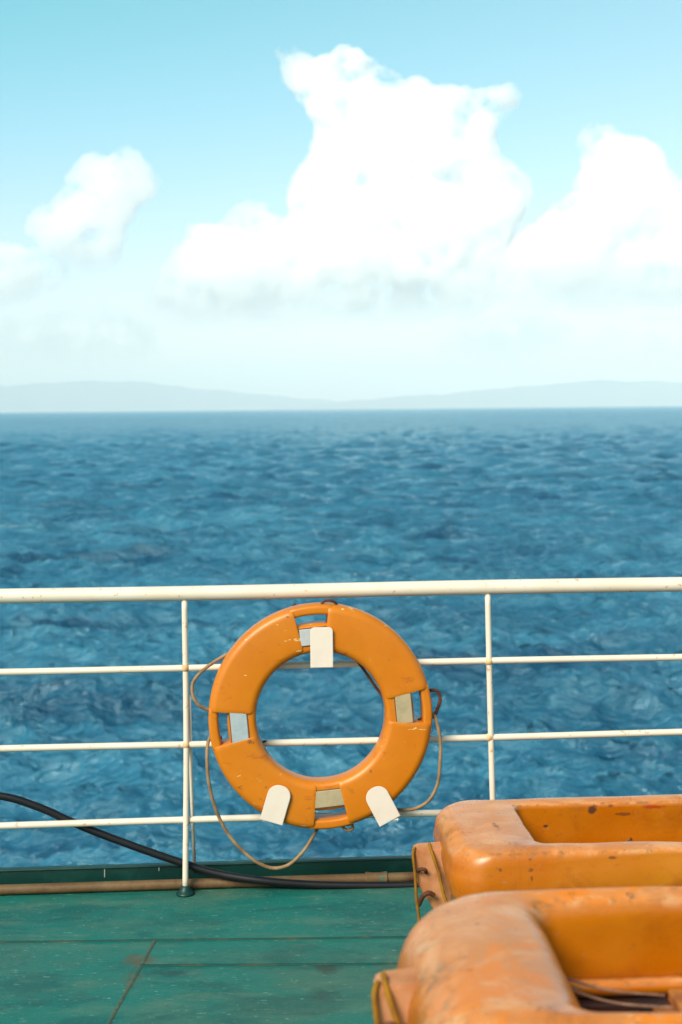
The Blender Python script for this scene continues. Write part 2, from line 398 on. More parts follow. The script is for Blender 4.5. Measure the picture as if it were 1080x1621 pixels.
RAFT_A = make_raft("weathered_orange_pale_top", 0.85, 0, ((0.50, .487, .148, .018, .014, TAR), (0.562, .487, .158, .014, .008, RUST), (0.705, .487, .152, .045, .008, RED), (0.35, .487, .10, .010, .006, TAR), (0.60, .487, .13, .03, .006, RUST),
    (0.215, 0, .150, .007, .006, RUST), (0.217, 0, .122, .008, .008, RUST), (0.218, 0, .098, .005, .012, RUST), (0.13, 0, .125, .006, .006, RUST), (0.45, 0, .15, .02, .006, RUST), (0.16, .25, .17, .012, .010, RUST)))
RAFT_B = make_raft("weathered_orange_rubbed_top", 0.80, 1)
WOOD = make_simple("orange_stained_slat", (0.42, 0.15, 0.035, 1), (0.22, 0.07, 0.02, 1), 9, 0.6, (0.4, 3, 3))
JOINT = make_simple("rust_stained_joint_paint", (0.60, 0.42, 0.24, 1), (0.42, 0.20, 0.06, 1), 30, 0.5)
DRIP = make_simple("dull_pale_drip", (0.22, 0.27, 0.22, 1), (0.15, 0.2, 0.16, 1), 30)
LUG = make_simple("pinkish_faded_board", (0.44, 0.19, 0.085, 1), (0.28, 0.085, 0.02, 1), 9, 0.6)
STAND = make_simple("dark_red_oxide_steel", (0.045, 0.014, 0.010, 1), (0.02, 0.010, 0.010, 1))
HULL = make_simple("hull_paint", (0.04, 0.09, 0.08, 1), (0.03, 0.06, 0.06, 1), 1, 0.5)
SEA = make_sea(); CLOUD = make_cloud("cloud_droplets", 330.0, 5600.0); SOFT = make_cloud("loose_cloud_droplets", 520.0, 3800.0); WISP = make_cloud("thin_cloud_droplets", 2400.0, 2600.0); HILL = make_hill()

# ================================================================== the setting
# ---- sea: a fine polar sheet of wind waves out to the real horizon
def build_sea():
    nr, r0, r1 = 1500, 12.0, 11500.0
    rr = r0 * (r1 / r0) ** (np.arange(nr) / (nr - 1))
    fine = np.radians(np.linspace(-24, 24, 330)); coarse = np.radians(np.linspace(24, 336, 70))[1:-1]
    aa = np.concatenate([fine, coarse]); na = len(aa)
    Rg, A = np.meshgrid(rr, aa, indexing='ij')
    X = Rg * np.sin(A); Y = Rg * np.cos(A); Z = np.zeros_like(X); DX = np.zeros_like(X); DY = np.zeros_like(X)
    cell = Rg * math.log(r1 / r0) / nr
    rs = np.random.RandomState(11)
    for k in range(150):
        lam = 0.6 * (14.0 / 0.6) ** rs.rand()
        th = R(262) + rs.randn() * 0.48          # waves run obliquely towards the ship
        kx, ky = math.cos(th) * 2 * math.pi / lam, math.sin(th) * 2 * math.pi / lam
        amp = 0.0180 * lam ** 0.62 * (0.5 + rs.rand())
        fade = np.clip((lam / cell - 1.6) / 1.2, 0, 1)
        ph = kx * X + ky * Y + rs.rand() * 6.283
        Z += amp * fade * np.cos(ph)
        DX -= 0.7 * amp * fade * math.cos(th) * np.sin(ph); DY -= 0.7 * amp * fade * math.sin(th) * np.sin(ph)
    X = X + DX; Y = Y + DY
    co = np.stack([X, Y, Z], -1).reshape(-1, 3).astype(np.float32)
    i = np.arange(nr - 1)[:, None]; j = np.arange(na)[None, :]; j2 = (j + 1) % na
    q = np.stack([i * na + j, i * na + j2, (i + 1) * na + j2, (i + 1) * na + j], -1).reshape(-1, 4)
    me = bpy.data.meshes.new("sea")
    me.vertices.add(len(co)); me.vertices.foreach_set("co", co.ravel())
    me.loops.add(q.size); me.loops.foreach_set("vertex_index", q.ravel().astype(np.int32))
    me.polygons.add(len(q)); me.polygons.foreach_set("loop_start", np.arange(0, q.size, 4, dtype=np.int32))
    me.update(calc_edges=True); me.validate()
    o = link_mesh("sea", me, SEA); o.location = (0, 0, SEA_Z)
    if me.polygons[0].normal.z < 0: me.flip_normals()
    tag(o, kind="structure")
build_sea()

# ---- hills on the horizon
def build_hills(profile, D, seed, depth=7000):
    xs = [p[0] for p in profile]; hs = [p[1] for p in profile]
    bm = bmesh.new(); rows = []
    n = 260; m_ = 26
    for i in range(n + 1):
        px = xs[0] + (xs[-1] - xs[0]) * i / n
        h = float(np.interp(px, xs, hs))
        row = []
        for j in range(m_ + 1):
            t = j / m_; y = D + depth * t
            env = math.sin(math.pi * min(1, t * 1.0)) ** 0.8
            p = Vector((px * 0.012, t * 3, seed))
            z = h * env * (D + depth * t) / F
            z += (noise.fractal(p * 2.2, 1.0, 2.0, 6) * 100 + noise.fractal(p * 9, 1.0, 2, 4) * 22) * env * min(1, h / 12)
            row.append(((px - X0) / F * (D + depth * 0.5), y, SEA_Z - 90 + max(z, 0) + (90 if t in () else 0) * 0 + 90 * min(1, env * 6)))
        rows.append(row)
    grid_mesh(bm, rows)
    return tag(obj("hills", bm, HILL), kind="structure")
hl = [(-1500, 20), (-900, 38), (-400, 30), (-120, 44), (0, 41), (60, 43), (130, 47), (180, 44), (235, 45), (270, 38), (330, 31), (390, 26), (450, 19), (510, 13), (560, 6), (640, 0)]
hr = [(440, 0), (500, 6), (570, 12), (640, 17), (720, 22), (800, 29), (850, 32), (900, 37), (950, 41), (1000, 39), (1080, 36), (1250, 42), (1500, 24), (1900, 34), (2500, 16)]
build_hills(hl, 68000, 1.3, 6000); build_hills(hr, 63000, 5.1, 6000)

# ---- the ship: deck, coaming, hull, deckhouse behind the camera
def build_ship():
    bm = bmesh.new()
    rows = [[(x, y + YAW * x, 0.0) for x in np.linspace(-7, 7, 57)] for y in np.linspace(-4.0, RAIL_Y + 0.13, 41)]
    grid_mesh(bm, rows)
    tag(obj("deck", bm, DECK), kind="structure")
    bm = bmesh.new()   # hull side under the deck edge
    bevelled_box(bm, (14, 9.0, 9.9), Matrix.Translation((0, RAIL_Y + 0.10 - 4.5, -0.02 - 4.95)) , 0.02)
    tag(obj("hull", bm, HULL, smooth=False), kind="structure")
build_ship()

def strip(name, a, b, wdt, mat, h=0.004, parent=None, wob=0.002):
    """a low bead of weld along the deck from a to b"""
    n = 60; bm = bmesh.new(); rows = []
    t = (b - a).normalized(); nrm = Vector((-t.y, t.x, 0))
    for i in range(n + 1):
        p = a.lerp(b, i / n); ww = wdt * (1 + 0.35 * noise.noise(p * 7)); off = nrm * (noise.noise(p * 3 + Vector((3, 1, 0))) * wob)
        rows.append([p + off + nrm * (-ww / 2) + Vector((0, 0, 0.0005)), p + off + nrm * (-ww / 4) + Vector((0, 0, h)),
                     p + off + nrm * (ww / 4) + Vector((0, 0, h)), p + off + nrm * (ww / 2) + Vector((0, 0, 0.0005))])
    grid_mesh(bm, rows); return obj(name, bm, mat, parent)
def seam_things():
    a, b = at_height(0, 1492, 0), at_height(640, 1484, 0); d = b - a
    tag(strip("weld_seam", a - d * 1.2, b + d * 1.6, 0.008, LAP), kind="structure")
    a, b = at_height(222, 1529, 0), at_height(600, 1526.5, 0); d = b - a
    tag(strip("weld_seam", a, b + d * 3.0, 0.009, LAP), kind="structure")
    a, b = at_height(245, 1489, 0), at_height(172, 1621, 0); d = b - a
    tag(strip("weld_seam", a, b + d * 1.5, 0.013, SEAM, 0.003), kind="structure")
seam_things()

# ================================================================== deck edge
def build_coaming():
    root = thing("coaming", rail_pt(0, 0, 0.09), "low dark green steel coaming plate along the edge of the green deck", "coaming", rotz=math.atan(YAW))
    mat = Matrix.Translation(rail_pt(0, 0.0275, 0.100)) @ RAILM
    bm = bmesh.new(); bevelled_box(bm, (12, 0.012, 0.055), mat, 0.003)
    obj("plate", bm, COAM, root, smooth=False)
    bm = bmesh.new(); bevelled_box(bm, (12, 0.030, 0.008), Matrix.Translation(rail_pt(0, 0.0592, 0.104)) @ RAILM, 0.003)
    obj("cap_strip", bm, COAM, root, smooth=False)
    for px in (166, 252): # chipped paint marks
        p = at_rail(px, 1382 if px == 166 else 1376, 0.0925)
        bm = bmesh.new(); bevelled_box(bm, (0.0042, 0.003, 0.030 if px == 166 else 0.012), Matrix.Translation(p) @ RAILM, 0.001)
        obj("paint_drip", bm, DRIP, root)
build_coaming()
def build_pipe():
    r = 0.0165
    root = thing("deck_pipe", rail_pt(0, 0, 0.025), "rusty tan pipe lying along the foot of the green coaming", "pipe")
    bm = bmesh.new(); tube(bm, [rail_pt(s, r + 0.002, 0.025) for s in np.linspace(-6, 6, 120)], r, 18, wob=0.06)
    obj("pipe_run", bm, PIPE, root)
    for px in (596,):
        c = at_rail(px, 1396, 0.025); c.z = r + 0.002
        bm = bmesh.new(); tube(bm, [c + Vector((s, YAW * s, 0)) for s in (-0.036, -0.034, -0.012, -0.010, 0.010, 0.012, 0.034, 0.036)], lambda t: 0.0185 + 0.003 * (abs(t - 0.5) > 0.3), 18)
        obj("coupling", bm, PIPE, root)
    for s in (-3.2, -1.6, 0.05, 1.7, 3.2):
        bm = bmesh.new(); bevelled_box(bm, (0.04, 0.05, 0.003), Matrix.Translation(rail_pt(s, 0.0020, 0.040)) @ RAILM, 0.002)
        obj("saddle", bm, COAM, root, smooth=False)
build_pipe()

# ================================================================== railing
TOP_Z, R2, R3, R4 = 0.992, 0.744, 0.489, 0.238
def build_railing():
    root = thing("railing", rail_pt(0, 0, 0), "white painted ship railing of round rails and thin posts facing the sea", "railing", rotz=math.atan(YAW))
    bm = bmesh.new(); tube(bm, [rail_pt(s, TOP_Z + 0.0015 * math.sin(s * 3), 0) for s in np.linspace(-5, 5, 90)], 0.0245, 20)
    obj("top_rail", bm, WHITE, root)
    for z in (R2, R3, R4):
        bm = bmesh.new(); tube(bm, [rail_pt(s, z + 0.002 * math.sin(s * 2.3 + z * 9), 0) for s in np.linspace(-5, 5, 90)], 0.0112, 14)
        obj("rail", bm, WHITE, root)
    pl = at_rail(294.5, 1180).x; pr = at_rail(773.5, 1100).x; step = pr - pl
    for k in range(-3, 5):
        s = pl + k * step
        top = rail_pt(s, TOP_Z - 0.015, -0.002); foot = rail_pt(s - 0.004, 0.012, -0.022)
        if k == 1: foot = rail_pt(s + 0.014, 0.012, -0.022)
        mid = rail_pt(s + (0.002 if k != 1 else 0.006), 0.5, -0.004)
        bm = bmesh.new(); tube(bm, catmull([top, mid, foot], 12), 0.0098, 14)
        post = obj("post", bm, WHITE, root)
        # round deck flange
        bm = bmesh.new()
        tube(bm, [Vector((foot.x, foot.y, z)) for z in (0.0005, 0.006, 0.0085, 0.022, 0.030)], lambda t: (0.030, 0.030, 0.024, 0.015, 0.012)[min(4, int(round(t * 4)))], 20)
        post_foot = obj("foot", bm, COAM, root); post_foot.parent = post
        # stay rod running from the post down to the coaming
        bm = bmesh.new()
        tube(bm, [rail_pt(s + 0.011, R3 + 0.16, 0.006), rail_pt(s + 0.013, 0.30, 0.045), rail_pt(s + 0.014, 0.066, 0.098)], 0.006, 10)
        st = obj("stay", bm, WHITE, root); st.parent = post
        bm = bmesh.new(); bevelled_box(bm, (0.022, 0.012, 0.013), Matrix.Translation(rail_pt(s + 0.016, 0.050, 0.0875)) @ RAILM, 0.003)
        lug = obj("stay_lug", bm, WHITE, root); lug.parent = post
        for z in (R2, R3, R4): # weld collars
            bm = bmesh.new(); c = rail_pt(s + 0.001, z, -0.003)
            bmesh.ops.create_uvsphere(bm, u_segments=12, v_segments=8, radius=0.0142, matrix=Matrix.Translation(c))
            wb = obj("weld_joint", bm, JOINT, root); wb.parent = post
build_railing()

# ================================================================== black hose
def build_hose():
    px = [(-330, 1440, -.10), (-250, 1392, -.06), (-160, 1300, -.02), (-80, 1259, 0.0), (0, 1260, 0.012), (60, 1277, 0.016), (130, 1308, 0.018), (200, 1335, 0.018), (280, 1363, 0.018), (345, 1383, 0.010), (420, 1394.5, -0.008), (500, 1400.5, -0.012), (580, 1402, -0.012), (650, 1401.5, -0.012), (760, 1400, -0.012), (950, 1397, -0.012), (1200, 1393, -0.012)]
    pts = [at_rail(x, y, o) for x, y, o in px]
    bm = bmesh.new(); tube(bm, catmull(pts, 10), 0.0128, 16)
    o = obj("hose", bm, RUBBER); tag(o, "thick black rubber hose curving down from the left along the coaming", "hose")
build_hose()

# ================================================================== life buoy
BC = at_rail(507.5, 1131.5, -0.062)
PXM = BC.y / F            # metres per photo pixel at the buoy
def buoy_local():
    return Matrix.Translation(BC) @ RAILM
def build_buoy():
    root = thing("life_buoy", BC, "round orange life buoy hanging on the white railing", "life buoy", rotz=math.atan(YAW))
    ro, ri = 176.5 * PXM, 102 * PXM
    ROT = R(5.0)                     # turned a little anticlockwise
    half = 23.5 * PXM / (145 * PXM)  # half angle of a handhold
    L = buoy_local()
    def P(r, ang, d): # ang from +X towards +Z as seen from the camera, d towards camera
        return L @ Vector((r * math.cos(ang), -d, r * math.sin(ang)))
    def section(r0, r1, f, b, fl):
        """rounded rectangle between radii r0..r1, front at d=f, back at d=b"""
        c = []
        for (cr, cd, a0) in ((r1 - fl, f - fl, 0), (r0 + fl, f - fl, 90), (r0 + fl, b + fl, 180), (r1 - fl, b + fl, 270)):
            for k in range(7):
                a = R(a0 + 90 * k / 6); c.append((cr + fl * math.cos(a), cd + fl * math.sin(a)))
        return c
    def arc(bm, a0, a1, sec, n, rnd_end=0.0025):
        cr = sum(p[0] for p in sec) / len(sec); cd = sum(p[1] for p in sec) / len(sec)
        rows = []
        e = rnd_end / cr
        angs = [(a0, 0.955), (a0 + e * 0.3, 0.985), (a0 + e, 1.0)] + [(a0 + e + (a1 - a0 - 2 * e) * k / n, 1.0) for k in range(1, n)] + [(a1 - e, 1.0), (a1 - e * 0.3, 0.985), (a1, 0.955)]
        for a, s in angs:
            rows.append([P(cr + (r - cr) * s, a, cd + (d - cd) * s) for r, d in sec])
        vr = grid_mesh(bm, rows, close_v=True)
        bm.faces.new(vr[0][::-1]); bm.faces.new(vr[-1])
    bm = bmesh.new()
    full = section(ri, ro, 0.050, -0.048, 0.026)
    inner = section(ri + 0.0004, 147 * PXM, 0.0455, -0.044, 0.016)
    outer = section(161 * PXM, ro - 0.0006, 0.043, -0.038, 0.010)
    for q in range(4):
        c = ROT + q * math.pi / 2
        arc(bm, c + half, c + math.pi / 2 - half, full, 30)
        arc(bm, c - half - 0.03, c + half + 0.03, inner, 8, 0.001)
        arc(bm, c - half - 0.03, c + half + 0.03, outer, 8, 0.001)
    body = obj("ring_body", bm, BUOY, root); angle_smooth(body, 40)
    # reflective plates let into the handhold recesses: right, top, left, bottom
    for q, (mat, lab) in enumerate(((PL_BEIGE, "aged beige reflective plate"), (PL_WHITE, "pale reflective plate"), (PL_GREY, "silver grey reflective plate"), (PL_BEIGE, "crumpled beige reflective plate"))):
        c = ROT + q * math.pi / 2 ; bm = bmesh.new()
        rc = (131, 128, 128.5, 127)[q] * PXM; wr, wt = (25, 26, 26, 26)[q] * PXM, (46, 42, 50, 46)[q] * PXM
        er = Vector((math.cos(c), 0, math.sin(c))); et = Vector((-math.sin(c), 0, math.cos(c)))
        mm = Matrix(((er.x, 0, et.x, 0), (0, 1, 0, 0), (er.z, 0, et.z, 0), (0, 0, 0, 1)))
        bevelled_box(bm, (wr, 0.006, wt), L @ Matrix.Translation(er * rc + Vector((0, -0.0465, 0))) @ mm, 0.002)
        o = obj("reflective_plate", bm, mat, root, smooth=False); o["label"] = lab
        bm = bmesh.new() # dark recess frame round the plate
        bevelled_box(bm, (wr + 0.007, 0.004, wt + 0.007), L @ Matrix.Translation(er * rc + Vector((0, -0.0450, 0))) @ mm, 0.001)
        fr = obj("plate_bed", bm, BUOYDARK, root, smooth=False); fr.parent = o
    # beckets of brown rope round the ring
    def rope(pts, mat=ROPE, r=0.0058):
        p = [at_rail(x, y, -0.062 + o) for x, y, o in pts]
        bm = bmesh.new(); tube(bm, catmull(p, 14), r, 12, twist=260.0, strands=3)
        return obj("grab_line", bm, mat, root)
    rope([(372, 1030, .03), (352, 1040, .02), (325, 1058, 0), (307, 1078, -.01), (305, 1098, -.012), (313, 1114, -.01), (325, 1122, 0), (338, 1123, .01), (350, 1126, .02)], ROPE)
    rope([(350, 1168, .02), (337, 1166, -.005), (330, 1174, -.02), (328, 1200, -.03), (331, 1240, -.03), (343, 1285, -.03), (365, 1325, -.03), (395, 1356, -.03), (420, 1371, -.03), (440, 1374, -.03), (460, 1367, -.03), (480, 1348, -.028), (494, 1327, -.02), (504, 1308, .0), (508, 1296, .02)], ROPE)
    rope([(664, 1098, .01), (680, 1093, .0), (692, 1094, -.01), (697, 1105, -.012), (694, 1118, -.01), (688, 1132, 0), (676, 1141, .02)], ROPE_DARK)
    rope([(674, 1128, .02), (686, 1131, -.01), (692, 1145, -.02), (697, 1170, -.025), (697, 1205, -.025), (693, 1240, -.02), (680, 1266, -.01), (660, 1279, 0), (640, 1282, .02), (620, 1281, .04)], ROPE)
    rope([(540, 1300, .02), (543, 1309, -.01), (550, 1314, -.015), (558, 1312, -.012), (557, 1305, -.01), (550, 1305, 0), (545, 1300, .02)], ROPE, 0.0055)
    rope([(505, 962, .01), (512, 953, -.01), (521, 950, -.015), (530, 953, -.01), (536, 962, .01)], ROPE_DARK, 0.0045)
    rope([(545, 1020, .045), (563, 1042, .05), (580, 1066, .05), (598, 1092, .05), (618, 1118, .045)], ROPE_DARK, 0.005)
    rope([(552, 1020, .055), (571, 1043, .056), (588, 1066, .056), (604, 1090, .056), (625, 1118, .05)], ROPE, 0.0045)
    # seizing bands where the rope passes the handholds
    for x, y, sc in ((667, 1138, 1), (466, 957, .6), (331, 1172, .7), (418, 1174, .7)):
        bm = bmesh.new(); off = -0.062 if x != 418 else -0.012
        c = at_rail(x, y, off); pts = [c + Vector((s * 0.012 * sc, 0, 0.002 * math.sin(s * 2))) for s in (-1, -.5, 0, .5, 1)]
        tube(bm, pts, lambda t: 0.005 * sc * (1.1 - abs(t - .5)), 10); obj("seizing", bm, ROPE_DARK, root)
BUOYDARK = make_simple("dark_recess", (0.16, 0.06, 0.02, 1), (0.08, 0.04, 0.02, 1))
build_buoy()

def build_bracket(px_c, ang, wpx, hpx, label, rail_z):
    """painted flat bar whose rounded plate clips over the buoy; its arm reaches back to a rail"""
    c = at_rail(px_c[0], px_c[1], -0.125)
    root = thing("buoy_bracket", c, label, "bracket", "white brackets holding the life buoy")
    s = c.y / F; w_, h_ = wpx * s, hpx * s
    L = Matrix.Translation(c) @ RAILM @ Matrix.Rotation(ang, 4, 'Y')
    rc = min(w_ * 0.46, w_ / 2 - 0.001) if ang else w_ * 0.2
    out = [(-w_ / 2, -h_ / 2), (w_ / 2, -h_ / 2)]
    for k in range(9):
        a = R(90 * k / 8); out.append((w_ / 2 - rc + rc * math.cos(a), h_ / 2 - rc + rc * math.sin(a)))
    for k in range(9):
        a = R(90 + 90 * k / 8); out.append((-w_ / 2 + rc + rc * math.cos(a), h_ / 2 - rc + rc * math.sin(a)))
    bm = bmesh.new()
    f = bm.faces.new([bm.verts.new((x, 0, z)) for x, z in out])
    e = bmesh.ops.extrude_face_region(bm, geom=[f])
    bmesh.ops.translate(bm, verts=[v for v in e['geom'] if isinstance(v, bmesh.types.BMVert)], vec=(0, 0.006, 0))
    bmesh.ops.bevel(bm, geom=[ed for ed in bm.edges if abs(ed.verts[0].co.y - ed.verts[1].co.y) < 1e-6], offset=0.0016, segments=2, affect='EDGES')
    bmesh.ops.transform(bm, matrix=L, verts=bm.verts[:])
    obj("clip_plate", bm, BRACKET, root, smooth=False)
    # arm from the straight end of the plate back to the rail
    foot = L @ Vector((0, 0.004, -h_ / 2 + 0.006))
    far = Vector((foot.x, RAIL_Y + YAW * foot.x - 0.006, rail_z))
    d = far - foot; ln = d.length; mid = (foot + far) / 2
    q = d.to_track_quat('Y', 'Z').to_matrix().to_4x4()
    bm = bmesh.new(); bevelled_box(bm, (w_ * 0.8, ln, 0.006), Matrix.Translation(mid) @ q, 0.0015)
    obj("arm", bm, BRACKET, root, smooth=False)
build_bracket((509.5, 1025), 0.0, 36, 64, "white bracket plate at the top of the orange buoy's inner edge", R2)
build_bracket((438, 1273), R(17), 37, 60, "white round-ended bracket plate clipped over the buoy's lower left rim", R4)
build_bracket((604, 1274), R(-27), 37, 60, "white round-ended bracket plate clipped over the buoy's lower right rim", R4)

# ================================================================== buoyant rafts
def rrect(cx0, cx1, cy0, cy1, r, nc, ns):
    """rounded rectangle, anticlockwise from the right end of the near side; same sampling for any size"""
    pts = []
    cs = ((cx1 - r, cy0 + r, -90), (cx1 - r, cy1 - r, 0), (cx0 + r, cy1 - r, 90), (cx0 + r, cy0 + r, 180))
    for i, (x, y, a0) in enumerate(cs):
        for k in range(nc + 1):
            a = R(a0 + 90 * k / nc); pts.append(Vector((x + r * math.cos(a), y + r * math.sin(a), 0)))
        nx = cs[(i + 1) % 4]; a = R(a0 + 90)
        p0 = pts[-1]; a1 = R(nx[2]); p1 = Vector((nx[0] + r * math.cos(a1), nx[1] + r * math.sin(a1), 0))
        for k in range(1, ns): pts.append(p0.lerp(p1, k / ns))
    return pts
def build_raft(org, length, depth, end_w, side_w, height, base_z, mat, label, fil, seed, yaw=0.05, corner=0.135, lug_t=(0.40, 0.50), lug_out=0.085, lug_top=-0.08, lug_h=0.2):
    root = thing("buoyant_raft", Vector((org.x, org.y, base_z)), label, "life raft", "orange rafts stacked on the deck", rotz=yaw)
    L = Matrix.Translation(root.location) @ Matrix.Rotation(yaw, 4, 'Z')
    O = rrect(0, length, 0, depth, corner, 14, 26)
    I = rrect(end_w, length - end_w, side_w, depth - side_w, 0.035, 14, 26)
    rows = []
    for o, i in zip(O, I):
        wv = i - o; wd = wv.length; n = wv / wd
        end = min(1, max(0, (wd - side_w) / (end_w - side_w)))
        ro = fil[0] * end + fil[2] * (1 - end); ri_ = fil[1] * end + fil[3] * (1 - end)
        s = (ro + ri_) / (wd * 0.96)
        if s > 1: ro /= s; ri_ /= s
        prof = []
        rb = 0.050
        for k in range(7):
            a = R(-90 + 90 * k / 6 ); prof.append((rb - rb * math.cos(a) , rb + rb * math.sin(a)))
        prof = [(p[0], p[1]) for p in prof]
        for k in range(1, 5):
            t = k / 5; prof.append((-0.006 * math.sin(math.pi * t), rb + (height - ro - rb) * t))
        for k in range(11):
            a = R(90 * k / 10); prof.append((ro - ro * math.cos(a), height - ro + ro * math.sin(a)))
        for k in range(1, 6):
            t = k / 6; prof.append((ro + (wd - ro - ri_) * t, height + 0.004 * math.sin(math.pi * t)))
        for k in range(9):
            a = R(90 * k / 8); prof.append((wd - ri_ + ri_ * math.sin(a), height - ri_ + ri_ * math.cos(a)))
        for k in range(1, 6):
            t = k / 6; prof.append((wd - 0.004 * math.sin(math.pi * t), (height - ri_) * (1 - t) + 0.02 * t))
        prof.append((wd - 0.012, 0.004)); prof.append((wd * 0.5, 0.0))
        row = []
        for d, z in prof:
            p = o + n * d + Vector((0, 0, z)); q = L @ p
            nn = noise.fractal(q * 3.2 + Vector((seed, 0, 0)), 1.0, 2.0, 4) * 0.006
            row.append(q + Vector((nn * n.x, nn * n.y, nn * 0.8)))
        rows.append(row)
    bm = bmesh.new(); grid_mesh(bm, rows, close_u=True, close_v=True)
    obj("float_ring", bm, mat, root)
    # hidden mould line: a lip round the inside foot of the ring
    I2 = rrect(end_w - .01, length - end_w + .01, side_w - .01, depth - side_w + .01, 0.035, 14, 26); I3 = rrect(end_w + .022, length - end_w - .022, side_w + .022, depth - side_w - .022, 0.03, 14, 26)
    rows = [[L @ (a + Vector((0, 0, 0.006))), L @ (a + Vector((0, 0, 0.030))), L @ (b + Vector((0, 0, 0.026))), L @ (b + Vector((0, 0, 0.006)))] for a, b in zip(I2, I3)]
    bm = bmesh.new(); grid_mesh(bm, rows, close_u=True, close_v=True); obj("inner_lip", bm, mat, root)
    # floor: wooden slats hung in the ring on grey cords
    fx0, fx1 = end_w + 0.17, length - end_w - 0.17; fy0, fy1 = side_w + 0.06, depth - side_w - 0.10
    slat_n = 5
    for k in range(slat_n):
        y = fy0 + (fy1 - fy0) * (k + 0.5) / slat_n
        bm = bmesh.new(); bevelled_box(bm, (fx1 - fx0, (fy1 - fy0) / slat_n * 0.72, 0.016), L @ Matrix.Translation(((fx0 + fx1) / 2, y, 0.020)) @ Matrix.Rotation(0.01 * (k - 2), 4, 'Z'), 0.003)
        obj("floor_slat", bm, WOOD, root, smooth=False)
    for x in (fx0 + 0.055, fx1 - 0.055):
        bm = bmesh.new(); bevelled_box(bm, (0.05, fy1 - fy0, 0.02), L @ Matrix.Translation((x, (fy0 + fy1) / 2, 0.039)), 0.003)
        obj("floor_batten", bm, WOOD, root, smooth=False)
    ii = 0
    for (x0, y0, x1, y1) in ((end_w, depth - side_w - .015, fx0 + .02, fy1 - 0.02), (end_w, depth - side_w - .07, fx0 + .02, fy1 - 0.07), (end_w, depth - side_w - .15, fx0 + .02, fy1 - 0.14), (end_w, depth / 2 - .05, fx0 + .02, depth / 2 - .08),
                             (fx0 + 0.20, depth - side_w, fx0 + 0.06, fy1 - 0.02), (fx1 - .06, depth - side_w, fx1 - 0.16, fy1), (length - end_w, depth - side_w - .02, fx1 - .02, fy1 - .02), (length - end_w, depth / 2, fx1 - .02, depth / 2 - .06)):
        a = Vector((x0, y0, 0.055)); b = Vector((x1, y1, 0.046)); mdl = (a + b) / 2 + Vector((0, 0, -0.012))
        bm = bmesh.new(); tube(bm, [L @ p for p in catmull([a, mdl, b], 8)], 0.0025, 8)
        obj("floor_cord", bm, ROPE_GREY, root)
    # timber lug standing out of the left end, with its rope
    y0 = depth * lug_t[0]; th = depth * (lug_t[1] - lug_t[0]); zt = height + lug_top; zb = zt - lug_h
    bm = bmesh.new()
    prof = [(-lug_out, zt - 0.004), (-lug_out + 0.012, zt + 0.006), (0.03, zt + 0.012), (0.03, zb), (-0.010, zb), (-lug_out + 0.012, zt - 0.10)]
    fa = [bm.verts.new(L @ Vector((x, y0, z))) for x, z in prof]; fb = [bm.verts.new(L @ Vector((x, y0 + th, z + 0.004))) for x, z in prof]
    bm.faces.new(fa); bm.faces.new(fb[::-1])
    for k in range(len(prof)):
        k2 = (k + 1) % len(prof); bm.faces.new((fa[k], fb[k], fb[k2], fa[k2]))
    bmesh.ops.bevel(bm, geom=bm.edges[:], offset=0.004, segments=2, affect='EDGES')
    obj("side_lug", bm, LUG, root, smooth=False)
    yl = y0 - 0.006
    def line(pts, m_, r, nm="grab_line"):
        bm = bmesh.new(); tube(bm, [L @ p for p in catmull([Vector(p) for p in pts], 10)], r, 10, twist=200.0, strands=3); obj(nm, bm, m_, root)
    line([(-lug_out + .005, y0 + th * .3, zt + .008), (-lug_out - .003, yl, zt - .004), (-lug_out + .002, yl - .006, zt - .06), (-lug_out + .006, yl - .008, zt - .14), (-lug_out + .012, yl - .01, zb + .01), (-lug_out + .012, yl - .012, max(zb - .045, 0.01 - base_z))], ROPE_YEL, 0.0048)
    line([(-.035, y0 + th * .5, zt + .016), (-.030, yl - .004, zt - .004), (-.012, yl - .014, zt - .06), (.004, yl - .026, zt - .13), (.030, yl - .04, zb + .02), (.055, yl - .05, zb + .01)], ROPE_YEL, 0.005)
    line([(-lug_out + .01, yl, zt - .055), (-lug_out + .018, yl - .014, zt - .045), (-lug_out + .032, yl - .014, zt - .047), (-lug_out + .036, yl, zt - .06)], ROPE_DARK, 0.0055, "rope_eye")
    line([(-lug_out + .012, yl - .004, zt - .155), (-lug_out + .024, yl - .016, zt - .125), (-lug_out + .042, yl - .018, zt - .115), (-lug_out + .058, yl - .012, zt - .125)], ROPE_DARK, 0.0075, "rope_eye")
    return root, L
